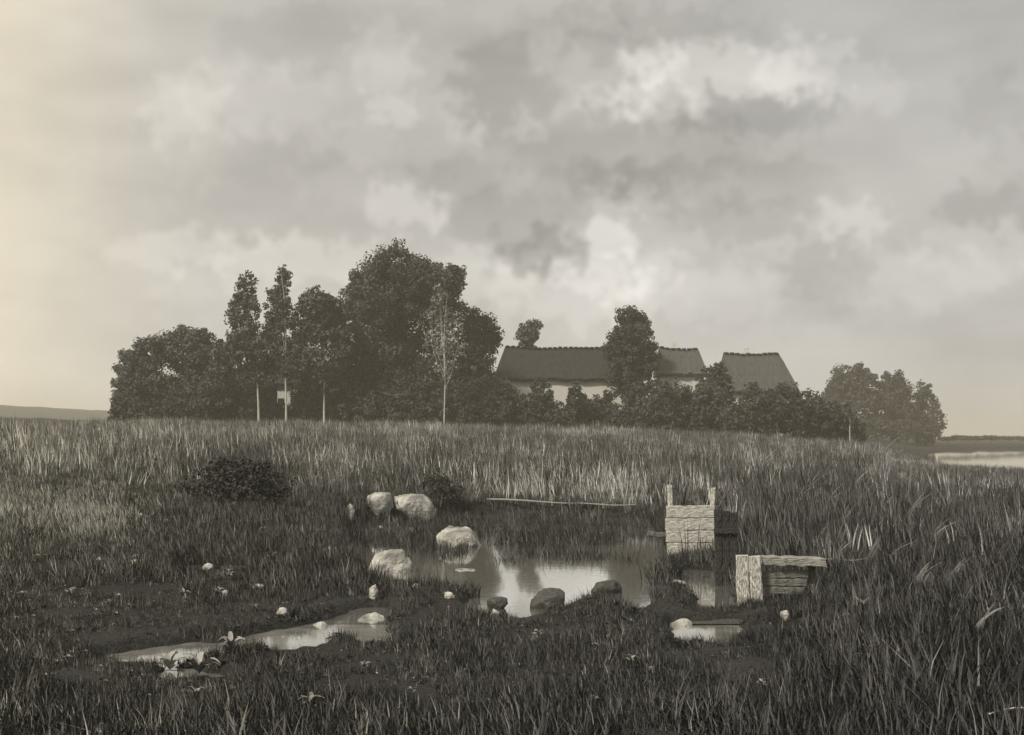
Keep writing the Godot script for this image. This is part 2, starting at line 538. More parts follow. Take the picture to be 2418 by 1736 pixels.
func stone(called: String, label: String, group: String, px0: float, px1: float, py0: float, py1: float, m: Material, level = null):
	var g: Vector3 = ground_hit((px0 + px1) * 0.5, py1) if level == null else on_level((px0 + px1) * 0.5, py1, level)
	var d := -g.z
	var rx := (px1 - px0) * 0.5 * d / F
	var ry := (py1 - py0) * d / F * 0.62
	var o := put(rock_mesh(int(px0 * 3 + py0), Vector3(rx, ry, rx * 0.8)), called, m)
	o.position = g + Vector3(0, ry * 0.42, -rx * 0.5)
	o.rotation.y = rng.randf_range(-0.6, 0.6)
	tag(o, label, "stone", group)
func prism_into(st: SurfaceTool, pts: Array):   # triangles and quads given as lists of corners, outward from the middle
	for p in pts:
		var nn: Vector3 = (p[2] - p[0]).cross(p[1] - p[0]).normalized()
		for i in ([0, 1, 2] if p.size() == 3 else [0, 1, 2, 0, 2, 3]):
			st.set_normal(nn)
			st.add_vertex(p[i])
func house(called: String, label: String, px0: float, px1: float, ridge_py: float, eave_py: float, d: float, deep: float, hip0: float, hip1: float, thatch: Material) -> Node3D:
	var x0 := (px0 - CX) / F * d
	var x1 := (px1 - CX) / F * d
	var cx := (x0 + x1) * 0.5
	var base := height(cx, -d)
	var t := thing(called, Vector3(cx, base, -d), label, "building")
	var L := x1 - x0
	var eave := at(px0, eave_py, d).y - base
	var ridge := at(px0, ridge_py, d + deep * 0.5).y - base
	var w := L - 0.9
	var st := SurfaceTool.new()
	st.begin(Mesh.PRIMITIVE_TRIANGLES)
	box_into(st, Vector3(0, eave * 0.5 - 0.3, -deep * 0.5), Vector3(w, eave + 0.9, deep - 0.9))
	var wall := put(st.commit(), "wall", M.plaster, t)
	# thatched roof with thickness, sagging ridge and lumpy straw courses
	st = SurfaceTool.new()
	st.begin(Mesh.PRIMITIVE_TRIANGLES)
	var n := 70
	var rows := 12
	var grid := []
	for i in n + 1:
		var u := float(i) / n
		var x: float = -L * 0.5 + L * u
		var rx: float = clampf(x, -L * 0.5 + hip0, L * 0.5 - hip1)
		var ry: float = ridge - 0.28 * sin(u * PI) + 0.22 * nz2.get_noise_1d(u * 50.0 + px0)
		var ey: float = eave - 0.1 + 0.22 * nz2.get_noise_1d(u * 110.0 + 77.0 + px0)
		var line := []
		for back in 2:
			for k in rows + 1:
				var f := float(k) / rows if back == 0 else 1.0 - float(k) / rows
				if back == 1 and k == 0: continue
				var zz := lerpf(0.3, -deep * 0.5, f) if back == 0 else lerpf(-deep - 0.3, -deep * 0.5, f)
				var lump := 0.16 * nz.get_noise_2d(x * 22.0 + px0, f * 60.0) + 0.10 * (f * 4.0 - floorf(f * 4.0)) * (0.0 if f > 0.98 else -1.0)
				line.append(Vector3(lerpf(x, rx, f), lerpf(ey, ry, f) + lump, zz))
		line.append(Vector3(x, ey - 0.34, -deep - 0.1))
		line.append(Vector3(x, ey - 0.34, 0.1))
		grid.append(line)
	for i in n:
		var m: int = grid[i].size()
		for k in m:
			prism_into(st, [[grid[i][k], grid[i][(k + 1) % m], grid[i + 1][(k + 1) % m], grid[i + 1][k]]])
	for e in [grid[0], grid[n]]:
		for k in range(1, e.size() - 1): prism_into(st, [[e[0], e[k], e[k + 1]]])
	var roof := put(st.commit(), "roof", thatch, t)
	var cap := SurfaceTool.new()
	cap.begin(Mesh.PRIMITIVE_TRIANGLES)
	var caps := int((L - hip0 - hip1) / 0.7)
	for i in caps:
		var x := -L * 0.5 + hip0 + (i + 0.5) * (L - hip0 - hip1) / caps
		var u := (x + L * 0.5) / L
		box_into(cap, Vector3(x, ridge - 0.28 * sin(u * PI) + 0.22 * nz2.get_noise_1d(u * 50.0 + px0) + 0.03, -deep * 0.5), Vector3(0.62, rng.randf_range(0.16, 0.3), 0.7), 0.1, Basis.from_euler(Vector3(0, 0, rng.randf_range(-0.12, 0.12))))
	put(cap.commit(), "ridge_cap", thatch, roof)
	if hip0 < 1.0 and L > 6.0:
		var ch := board(roof, "chimney", M.plaster, Vector3(-L * 0.1, ridge + 0.15, -deep * 0.5 - 0.5), Vector3(0.55, 1.0, 0.55))
	var door := board(t, "door", M.wood_dark, Vector3(-w * 0.12, 0.95, -0.40), Vector3(1.1, 1.9, 0.12))
	board(door, "handle", M.wood_grey, Vector3(0.4, 0.0, 0.09), Vector3(0.06, 0.16, 0.06))
	for u in [-0.36, 0.14, 0.34]:
		var f := board(t, "window", M.wood_dark, Vector3(w * u, eave * 0.55, -0.41), Vector3(0.8, 0.9, 0.1))
		board(f, "pane", M.glass, Vector3(0, 0, 0.045), Vector3(0.62, 0.72, 0.04), Basis.IDENTITY, 0.0)
	return t
func leaf_mesh(long: float, wide: float, arch: float) -> ArrayMesh:
	var v := PackedVector3Array()
	var n := PackedVector3Array()
	var idx := PackedInt32Array()
	var segs := 6
	for k in segs + 1:
		var t := float(k) / segs
		var half := wide * 0.5 * sin(PI * pow(t, 0.8)) + 0.004
		var p := Vector3(0, long * (arch * (t - t * t * 0.85)), long * t * 0.85)
		for e in [-1.0, 0.0, 1.0]:
			v.append(p + Vector3(half * e, 0.18 * half * absf(e) , 0)); n.append(Vector3(-0.2 * e, 0.9, -0.3).normalized())
		if k > 0:
			var b := k * 3
			for e in 2:
				idx.append_array(PackedInt32Array([b - 3 + e, b - 2 + e, b + e, b - 2 + e, b + 1 + e, b + e]))
	return mesh_of(v, n, idx)
func leafy_plant(called: String, label: String, group: String, px: float, py: float, r_px: float, count: int, m: Material):
	var g := ground_hit(px, py)
	var r := r_px * -g.z / F
	var t := thing(called, g, label, "plant", group)
	var shapes := [leaf_mesh(r, r * 0.26, 1.1), leaf_mesh(r * 0.75, r * 0.25, 0.8), leaf_mesh(r * 1.1, r * 0.22, 1.5)]
	for i in count:
		var o := put(shapes[i % 3], "leaf", m, t)
		o.position.y = 0.06
		o.rotation = Vector3(rng.randf_range(-0.75, -0.15), TAU * i / count + rng.randf_range(-0.3, 0.3), rng.randf_range(-0.2, 0.2))
func reed(px: float, py: float, tall_px: float, lean: float, label: String, group: String):
	var g := ground_hit(px, py)
	var k := -g.z / F
	var t := thing("pale_reed", g, label, "reed", group)
	var n_blades := rng.randi_range(3, 4)
	for i in n_blades:
		var v := PackedVector3Array()
		var n := PackedVector3Array()
		var idx := PackedInt32Array()
		blade_into(v, n, idx, Vector3(rng.randf_range(-0.04, 0.04), -0.05, rng.randf_range(-0.04, 0.04)), rng.randf_range(-0.7, 0.7), tall_px * k * rng.randf_range(0.6, 1.1), rng.randf_range(0.045, 0.075), lean * rng.randf_range(0.6, 1.2), 6, Vector3(1, 0, rng.randf_range(-0.4, 0.4)).normalized())
		put(mesh_of(v, n, idx), "blade", M.reed, t)

# ---------------------------------------------------------------- ground cover tones
func paleness(x: float, z: float) -> float:   # share of pale blades at a spot: dry ones, plus painted glare leftwards
	var d := -z
	var px := col_of(x, z)
	var p := 0.07 + 0.30 * smoothstep(0.0, 0.4, nz2.get_noise_2d(x * 1.3, z * 0.5))
	p += 0.26 * smoothstep(0.12, 0.4, nz2.get_noise_2d(x * 6.0 + 90.0, z * 2.0))
	for q in PALE:
		var e: float = (px - q[0]) * (px - q[0]) / (q[2] * q[2]) + (d - q[1]) * (d - q[1]) / (q[3] * q[3])
		if e < 5.0: p += q[4] * exp(-e)
	p += 0.22 * clampf((600.0 - px) / 600.0, 0, 1)  # page glare painted in as more pale blades towards the left
	return clampf(p, 0.015, 0.9)
const PALE := [[1330.0, 46.0, 190.0, 6.0, 0.35], [1100.0, 55.0, 120.0, 9.0, 0.22], [760.0, 60.0, 120.0, 14.0, 0.18], [1450.0, 47.0, 120.0, 6.0, 0.2],
	[1420.0, 128.0, 90.0, 10.0, 0.35], [900.0, 120.0, 260.0, 18.0, 0.20], [350.0, 100.0, 160.0, 20.0, 0.14], [380.0, 38.0, 40.0, 5.0, 0.3], [2080.0, 95.0, 120.0, 20.0, 0.25],
	[570.0, 45.0, 130.0, 13.0, -0.4], [1040.0, 52.0, 40.0, 7.0, -0.3], [1250.0, 32.0, 600.0, 6.0, -0.25], [2300.0, 22.0, 300.0, 14.0, -0.18], [1850.0, 30.0, 150.0, 10.0, -0.08],
	[110.0, 25.5, 170.0, 3.0, 0.9], [100.0, 45.0, 260.0, 16.0, 0.10]]

func _ready():
	rng.seed = 20
	# ---- camera
	var cam := Camera3D.new()
	cam.name = "camera"
	cam.position = Vector3(0, EYE, 0)
	cam.rotation = Vector3(PITCH, 0, 0)
	cam.fov = rad_to_deg(2.0 * atan(CY / F))
	cam.near = 0.1
	cam.far = 4000.0
	add_child(cam)
	cam.current = true
	# ---- sky, sun, exposure
	var env := Environment.new()
	env.background_mode = Environment.BG_SKY
	var pano := PanoramaSkyMaterial.new()
	pano.panorama = ImageTexture.create_from_image(build_sky())
	var sky := Sky.new()
	sky.sky_material = pano
	env.sky = sky
	env.tonemap_mode = Environment.TONE_MAPPER_LINEAR
	env.tonemap_exposure = 1.0
	env.sdfgi_enabled = true
	env.ssao_enabled = true
	env.ssil_enabled = true
	env.fog_enabled = true
	env.fog_density = 0.0008
	env.fog_light_color = Color(0.80, 0.78, 0.72)
	var we := WorldEnvironment.new()
	we.name = "environment"
	we.environment = env
	add_child(we)
	var sun := DirectionalLight3D.new()
	sun.name = "sun"
	sun.light_energy = 1.15
	sun.light_color = Color(1.0, 0.97, 0.92)
	sun.light_angular_distance = 8.0
	sun.shadow_enabled = true
	sun.rotation_degrees = Vector3(-44, -42, 0)
	add_child(sun)

	nz.seed = 3; nz.frequency = 0.06; nz.fractal_octaves = 3
	nz2.seed = 8; nz2.frequency = 0.05; nz2.fractal_octaves = 4
	make_materials()

	# ---- water bodies and mounds
	var pond := pool([[800, 1262], [850, 1236], [920, 1238], [1010, 1224], [1120, 1214], [1260, 1216], [1400, 1222], [1510, 1226], [1560, 1250], [1545, 1300], [1530, 1340], [1530, 1400], [1520, 1440], [1490, 1458], [1420, 1450], [1330, 1452], [1240, 1460], [1165, 1462], [1128, 1436], [1130, 1400], [1060, 1398], [985, 1400], [900, 1392], [850, 1350], [862, 1310], [820, 1290]], 0.4)
	var stream := pool([[840, 1444], [905, 1430], [908, 1480], [896, 1540], [872, 1534], [848, 1492], [780, 1518], [700, 1542], [640, 1538], [540, 1530], [590, 1500], [720, 1478], [800, 1462]], 0.22)
	var stream2 := pool([[220, 1550], [380, 1530], [470, 1516], [560, 1522], [520, 1556], [400, 1572], [280, 1576]], 0.2)
	var stream3 := pool([[365, 1594], [430, 1576], [545, 1602], [525, 1626], [450, 1608], [395, 1634]], 0.15)
	var puddle := pool([[1575, 1478], [1650, 1468], [1745, 1462], [1750, 1500], [1700, 1534], [1640, 1524]], 0.22)
	var puddle2 := pool([[1825, 1480], [1885, 1474], [1888, 1500], [1868, 1516], [1835, 1500]], 0.2)
	var channel := pool([[1600, 1350], [1690, 1345], [1735, 1440], [1690, 1452], [1640, 1400]], 0.3)
	var river := pool([[2160, 1078], [2230, 1066], [2330, 1062], [2700, 1060], [3300, 1060], [3300, 1128], [2500, 1116], [2330, 1116], [2200, 1104]], 3.0)
	var g := on_level(1405, 1470, 0.0)
	BUMPS.append([g.x, g.z, 0.55, 0.35, 0.30])
	g = on_level(1560, 1440, 0.0)
	BUMPS.append([g.x, g.z, 0.35, 0.6, 0.16])
	g = on_level(1050, 1440, 0.0)
	BUMPS.append([g.x, g.z, 0.7, 0.7, 0.14])

	build_ground()
	print("ground")
	for q in [[pond, "pond"], [stream, "stream"], [stream2, "stream"], [stream3, "stream"], [puddle, "puddle"], [puddle2, "puddle"], [channel, "sluice_channel"], [river, "river"]]:
		var p: Dictionary = q[0]
		var pl := PlaneMesh.new()
		pl.size = Vector2(p.x1 - p.x0, p.z1 - p.z0)
		var o := put(pl, q[1], M.water if q[1] in ["pond", "river", "sluice_channel"] else M.silt)
		o.position = Vector3((p.x0 + p.x1) * 0.5, -0.004 * POOLS.find(p), (p.z0 + p.z1) * 0.5)
		o.set_meta("kind", "structure")
	build_buildings()
	build_trees()
	print("trees")
	build_sluice()
	build_stones()
	build_plants()
	build_grass()
	print("done")

func build_ground():
	var v := PackedVector3Array()
	var c := PackedColorArray()
	var idx := PackedInt32Array()
	var angles := []
	var a := -115.0
	while a < 115.0:
		angles.append(deg_to_rad(a))
		a += 0.11 if absf(a) < 27.0 else 2.0
	angles.append(deg_to_rad(115.0))
	var radii := [0.3]
	var r := 2.0
	while r < 1700.0:
		radii.append(r)
		r *= 1.012 if r > 11.0 and r < 60.0 else 1.03
	var w := angles.size()
	for rr in radii:
		for an in angles:
			var x: float = sin(an) * rr
			var z: float = -cos(an) * rr
			v.append(Vector3(x, height(x, z), z))
			var d := maxf(-z, 0.3 * rr)
			var px := col_of(x, z)
			var tone := 0.04 + 0.03 * nz2.get_noise_2d(x * 2.0, z * 2.0)
			# bare sandy patch on the left bank, far hill field paled further to stand in for haze
			var e: float = pow((px - 100.0) / 190.0, 2.0) + pow((d - 25.5) / 3.2, 2.0) + 0.5 * nz2.get_noise_2d(x * 5.0, z * 5.0)
			if e < 1.0: tone = 0.20 + 0.06 * nz2.get_noise_2d(x * 20.0, z * 20.0)
			if d > 300.0 and px < 700.0: tone = 0.42
			c.append(s(maxf(tone, 0.02)))
	for j in radii.size() - 1:
		for i in w - 1:
			var b := j * w + i
			idx.append_array(PackedInt32Array([b, b + w, b + 1, b + 1, b + w, b + w + 1]))
	var st := SurfaceTool.new()
	var n := PackedVector3Array()
	n.resize(v.size())
	for k in range(0, idx.size(), 3):
		var fn := (v[idx[k + 2]] - v[idx[k]]).cross(v[idx[k + 1]] - v[idx[k]])
		for e in 3: n[idx[k + e]] += fn
	for k in n.size(): n[k] = n[k].normalized()
	var o := put(mesh_of(v, n, idx, c), "ground", M.ground)
	o.set_meta("kind", "structure")

func build_buildings():
	house("thatched_barn", "long dark thatched barn with whitewashed wall behind the bushes", 1165, 1500, 818, 892, 164.0, 8.0, 1.6, 1.6, M.thatch)
	house("thatched_cottage", "thatched cottage with pale gabled wall beside the domed tree", 1555, 1672, 820, 880, 163.0, 6.0, 0.5, 0.9, M.thatch_pale)
	house("thatched_hip_roof_cottage", "thatched cottage with flat ridge and steep hipped end by the low thicket", 1705, 1888, 832, 922, 162.0, 7.0, 0.9, 2.0, M.thatch_pale)
	house("small_shed", "small white shed glimpsed among the birch trunks", 645, 722, 884, 903, 156.0, 3.5, 0.6, 0.6, M.thatch)

func build_trees():
	var grove := "trees of the grove"
	tree("broadleaf_tree", "low rounded tree at the open left end of the grove", "tree", grove, 330, 152, [[320, 870, 52, 60], [300, 920, 36, 50], [350, 840, 45, 50], [375, 930, 60, 55]], {"tone": 0.062})
	tree("broadleaf_tree", "bushy grey tree between the low end tree and the birches", "tree", grove, 440, 154, [[430, 830, 62, 62], [470, 815, 40, 45], [500, 880, 55, 70], [430, 930, 70, 50]], {"tone": 0.058})
	tree("dead_snag", "bare thin dead tree top beside the first pointed birch", "tree", grove, 512, 153, [[520, 815, 12, 16]], {"tone": 0.05, "trunk": 0.12, "lean": -0.04})
	tree("birch_tree", "pointed birch with narrow ragged crown and pale trunk", "tree", grove, 612, 147, [[583, 680, 26, 42], [575, 740, 40, 55], [590, 810, 52, 60], [550, 850, 52, 55], [615, 870, 40, 40]], {"tone": 0.06, "bark": M.birch, "trunk": 0.15, "fill": 5.5, "lean": -0.10})
	tree("birch_tree", "taller pointed birch with forked top and white trunk", "tree", grove, 676, 146, [[668, 660, 22, 38], [655, 725, 36, 55], [670, 800, 50, 60], [690, 868, 44, 34]], {"tone": 0.058, "bark": M.birch, "trunk": 0.14, "fill": 5.5, "lean": -0.03})
	tree("birch_tree", "broad birch crown against the flank of the great tree", "tree", grove, 766, 148, [[750, 715, 46, 40], [735, 770, 55, 55], [780, 760, 50, 70], [760, 840, 64, 70], [765, 900, 50, 50]], {"tone": 0.055, "bark": M.birch, "trunk": 0.14, "lean": -0.03})
	tree("great_tree", "great domed dark tree, tallest of the grove", "tree", grove, 930, 153, [[935, 640, 68, 70], [935, 690, 100, 90], [905, 850, 70, 70], [885, 700, 75, 85], [1000, 690, 85, 85], [1040, 660, 48, 50], [1075, 660, 28, 40], [840, 770, 60, 100], [845, 890, 60, 100], [850, 690, 40, 50], [940, 800, 110, 120], [1050, 780, 62, 120], [900, 910, 100, 80], [1010, 910, 90, 80]], {"tone": 0.042, "size": 0.31, "fill": 5.5, "deep": 3.0, "trunk": 0.55})
	tree("broadleaf_tree", "dark rounded tree at the right shoulder of the great tree", "tree", grove, 1130, 155, [[1130, 780, 50, 55], [1110, 850, 60, 70], [1160, 800, 26, 40], [1150, 900, 50, 60]], {"tone": 0.04})
	tree("birch_sapling", "slim young birch with glinting pale leaves before the great tree", "tree", grove, 1049, 143, [[1035, 700, 18, 34], [1028, 750, 38, 40], [1066, 765, 40, 44], [1026, 810, 38, 42], [1068, 825, 42, 38], [1050, 872, 34, 28]], {"tone": 0.20, "vary": 0.7, "bark": M.birch, "trunk": 0.09, "size": 0.27, "fill": 0.8, "lean": 0.01})
	tree("broadleaf_tree", "small round tree peeping over the long barn roof", "tree", "", 1250, 176, [[1250, 790, 28, 34], [1262, 775, 20, 26], [1238, 800, 22, 30], [1252, 840, 26, 30]], {"tone": 0.07})
	tree("domed_tree", "upright dark domed tree standing over the barn end", "tree", "", 1492, 159, [[1490, 772, 44, 52], [1474, 822, 48, 62], [1508, 828, 50, 66], [1490, 890, 62, 60]], {"tone": 0.032, "fill": 9.0})
	var far := "low trees on the far river bank"
	tree("broadleaf_tree", "broad low tree leading the clump on the far river bank", "tree", far, 2010, 285, [[2000, 905, 46, 48], [2035, 900, 36, 42], [1975, 940, 40, 50], [2030, 970, 60, 60]], {"tone": 0.04, "size": 0.55})
	tree("broadleaf_tree", "rounded middle tree of the clump on the far river bank", "tree", far, 2105, 287, [[2110, 905, 34, 36], [2095, 950, 44, 50], [2130, 960, 40, 60], [2080, 1000, 50, 30]], {"tone": 0.04, "size": 0.55})
	tree("broadleaf_tree", "last small pointed tree of the clump on the far river bank", "tree", far, 2180, 289, [[2180, 925, 22, 26], [2185, 965, 34, 45], [2205, 1000, 30, 35], [2150, 1000, 40, 35]], {"tone": 0.05, "size": 0.5, "fill": 5.0})
	tree("birch_sapling", "thin white-stemmed sapling before the far bank trees", "tree", "", 2006, 146, [[2000, 965, 10, 22]], {"tone": 0.08, "bark": M.birch, "trunk": 0.10, "fill": 3.0})
	# thicket at the foot of the trees and buildings: centre px, top py, half width
	var hedge := [[300, 925, 36], [365, 930, 50], [440, 920, 52], [505, 880, 56], [560, 890, 50], [610, 900, 36], [655, 950, 36], [705, 952, 36], [755, 885, 46], [820, 900, 62], [900, 915, 60], [985, 915, 60], [1075, 905, 60], [1150, 890, 56], [1186, 886, 36], [1232, 934, 38], [1278, 888, 28], [1326, 948, 34], [1358, 898, 18], [1380, 932, 28], [1412, 930, 26], [1452, 954, 34], [1434, 915, 12], [1508, 905, 30], [1480, 966, 44], [1545, 930, 48], [1598, 902, 44], [1676, 862, 34], [1700, 852, 30], [1560, 892, 30], [1690, 905, 46], [1745, 945, 50], [1790, 900, 46], [1850, 905, 46], [1905, 925, 46], [1950, 935, 40], [1990, 960, 44]]
	for q in [[310, 880, 40], [380, 880, 50], [455, 870, 50], [530, 850, 46], [590, 856, 44], [640, 846, 42], [695, 846, 42], [740, 850, 44], [800, 860, 50], [870, 860, 60], [960, 870, 60], [1050, 860, 60], [1130, 860, 46]]:
		hedge.append([q[0], q[1], q[2], 163.0 if q[1] == 846 else 156.5])
	for q in hedge:
		var d: float = (q[3] if q.size() > 3 else 151.0) + rng.randf_range(-2.5, 2.5)
		var foot_py := 1035.0 - (on_ground(q[0], d).y - EYE) * F / d
		var tall: float = foot_py - q[1]
		var lobes := [[q[0], q[1] + tall * 0.35, q[2], tall * 0.36], [q[0] - q[2] * 0.5, q[1] + tall * 0.62, q[2] * 0.75, tall * 0.38], [q[0] + q[2] * 0.5, q[1] + tall * 0.66, q[2] * 0.75, tall * 0.36]]
		var before := "the barn wall"
		for w in [[400, "the low end tree"], [530, "the grey bushy tree"], [735, "the birches and white shed"], [1100, "the great tree"], [1200, "the great tree's right neighbour"], [1470, "the barn wall"], [1560, "the domed tree"], [1700, "the pale gabled cottage"], [1880, "the hipped cottage"], [3000, "the open field past the hipped cottage"]]:
			if q[0] < w[0]:
				before = w[1]
				break
		tree("bush", "dark leafy bush in the thicket before " + before, "bush", "bushes of the thicket", q[0], d, lobes, {"tone": rng.randf_range(0.034, 0.05), "stem": "stem", "trunk": 0.09, "fill": 6.0})
	for q in [[1960, 985, 36], [2020, 990, 40], [2080, 990, 40], [2140, 995, 36], [2195, 1005, 30]]:
		tree("bank_bush", "dark bush at the foot of the clump on the far river bank", "bush", "bushes on the far river bank", q[0], 281.0, [[q[0], q[1] + 14, q[2], 18], [q[0] - 12, q[1] + 30, q[2], 18]], {"tone": 0.042, "stem": "stem", "trunk": 0.1, "size": 0.5})
	# distant line of trees on the far shore, far right
	for i in 9:
		var px := 2235.0 + i * 34.0
		tree("shore_bush", "tiny dark bush on the distant low shore", "bush", "bushes on the distant shore", px, 310.0 + i * 12.0, [[px, 1034.0 + rng.randf_range(-2, 2), 24, 4], [px + 12, 1036, 20, 4]], {"tone": 0.045, "stem": "stem", "size": 0.5, "fill": 6.0})
	# dark willow scrub standing in the meadow
	tree("willow_scrub", "dark rounded willow scrub alone in the pale meadow", "bush", "", 575, -ground_hit(575, 1200).z, [[545, 1108, 60, 34], [490, 1140, 66, 36], [600, 1124, 55, 36], [650, 1150, 55, 36], [440, 1165, 40, 26], [560, 1160, 120, 36], [520, 1095, 22, 22], [622, 1104, 22, 20]], {"tone": 0.032, "stem": "stem", "trunk": 0.03, "size": 0.075, "fill": 2.4, "deep": 0.35})
	tree("willow_scrub", "small dark scrub at the pool's far bank behind the big stones", "bush", "", 1045, -ground_hit(1045, 1192).z, [[1030, 1140, 34, 34], [1060, 1160, 36, 30]], {"tone": 0.03, "stem": "stem", "trunk": 0.03, "size": 0.08, "fill": 2.4, "deep": 0.3})

func build_sluice():
	# board wing with two posts, facing the pool
	var d := 25.0
	var k := d / F
	var base := at(1630, 1332, d)
	var t := thing("timber_sluice", Vector3(base.x, 0.0, -d), "old pale timber sluice wall with two tall posts at the pool", "sluice")
	var top: float = at(1630, 1196, d).y
	var w := 112.0 * k
	var n := 5
	for i in n:
		var bh := (top + 0.08) / n
		var o := board(t, "board", [M.wood, M.wood, M.wood_grey][0 if i != 1 else 1], Vector3(rng.randf_range(-0.02, 0.02), -0.06 + bh * (i + 0.5), 0.02 * rng.randf()), Vector3(w * rng.randf_range(0.97, 1.04), bh - 0.012, 0.05), Basis.from_euler(Vector3(rng.randf_range(-0.03, 0.01), 0, rng.randf_range(-0.015, 0.02))))
	var left_top: float = at(1584, 1146, d).y
	var right_top: float = at(1680, 1150, d).y
	board(t, "post", M.wood, Vector3((1588 - 1630) * k, left_top * 0.5 - 0.2, -0.09), Vector3(0.09, left_top + 0.4, 0.09), Basis.from_euler(Vector3(0, 0.2, 0.03)))
	var post := board(t, "post", M.wood, Vector3((1684 - 1630) * k, right_top * 0.5 - 0.2, -0.09), Vector3(0.09, right_top + 0.35, 0.09), Basis.from_euler(Vector3(0, -0.2, -0.03)))
	board(post, "fork", M.wood, Vector3(-0.07, right_top * 0.5 + 0.05, 0.0), Vector3(0.05, 0.48, 0.05), Basis.from_euler(Vector3(0, 0, 0.17)))
	board(t, "brace", M.wood_grey, Vector3(-0.62, 0.62, 0.03), Vector3(0.55, 0.09, 0.06), Basis.from_euler(Vector3(0, 0.25, -0.08)))
	board(t, "sill_beam", M.wood_grey, Vector3(0.05, -0.02, 0.55), Vector3(0.8, 0.12, 0.14), Basis.from_euler(Vector3(0, 0.1, 0)))
	# dark wet gate leaf in the gap
	d = 21.5
	k = d / F
	base = at(1716, 1440, d)
	top = at(1716, 1204, d).y
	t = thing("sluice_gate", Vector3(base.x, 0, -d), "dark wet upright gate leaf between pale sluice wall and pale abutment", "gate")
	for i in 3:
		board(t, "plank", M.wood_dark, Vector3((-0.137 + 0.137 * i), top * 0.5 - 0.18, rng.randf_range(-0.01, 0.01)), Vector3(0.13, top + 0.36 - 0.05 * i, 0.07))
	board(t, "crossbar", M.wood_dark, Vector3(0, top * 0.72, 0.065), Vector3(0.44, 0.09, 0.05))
	# abutment: broad upright plank, heavy top beam, recessed side boards
	d = 18.4
	k = d / F
	var c := at(1770, 1440, d)
	t = thing("timber_abutment", Vector3(c.x, 0, -d), "pale timber abutment with upright plank and heavy top beam", "abutment")
	top = at(1770, 1312, d).y
	board(t, "upright_plank", M.wood, Vector3(-0.095, top * 0.5 - 0.1, 0), Vector3(0.19, top + 0.2, 0.07), Basis.from_euler(Vector3(0, 0, 0.02)))
	board(t, "upright_plank", M.wood, Vector3(0.105, top * 0.5 - 0.04, 0.01), Vector3(0.18, top + 0.05, 0.07), Basis.from_euler(Vector3(0, 0, 0.06)))
	var bx := 110.0 * k
	board(t, "top_beam", M.wood_mid, Vector3(bx * 0.5 + 0.35, top - 0.10, -0.16), Vector3(bx + 0.25, 0.13, 0.26), Basis.from_euler(Vector3(0, -0.05, -0.03)), 0.02)
	for i in 3:
		board(t, "side_board", M.wood_grey, Vector3(0.22 + bx * 0.5, top - 0.30 - 0.125 * i, -0.17), Vector3(bx * (1.0 - 0.08 * i), 0.115, 0.05), Basis.from_euler(Vector3(0, 0, rng.randf_range(-0.02, 0.02))))
	board(t, "end_post", M.wood_grey, Vector3(bx + 0.3, top * 0.5 - 0.15, -0.3), Vector3(0.12, top + 0.1, 0.12))
	# poles lying on the banks
	for q in [[1150, 1196, 1420, 1206, "long weathered pole lying along the far bank of the pool", 0.045], [1340, 1204, 1500, 1203, "shorter weathered pole lying across the long one on the bank", 0.035], [1935, 1338, 2050, 1346, "pale pole lying on the grass beyond the abutment beam", 0.03]]:
		var p0 := ground_hit(q[0], q[1])
		var p1 := ground_hit(q[2], q[3])
		p1.z = clampf(p1.z, p0.z - 1.5, p0.z + 1.5)
		p1 = Vector3((q[2] - CX) / F * -p1.z, height((q[2] - CX) / F * -p1.z, p1.z), p1.z)
		var v := PackedVector3Array()
		var nn := PackedVector3Array()
		var idx := PackedInt32Array()
		var path := []
		var rad := []
		for i in 7:
			var u := i / 6.0
			path.append((p1 - p0) * u + Vector3(0, 0.10 + 0.02 * sin(u * 7.0), 0.03 * sin(u * 5.0)))
			rad.append(q[5] * (0.8 - 0.4 * u))
		tube_into(v, nn, idx, path, rad)
		var o := put(mesh_of(v, nn, idx), "fallen_pole", M.wood_mid)
		o.position = p0
		tag(o, q[4], "pole", "poles on the banks")

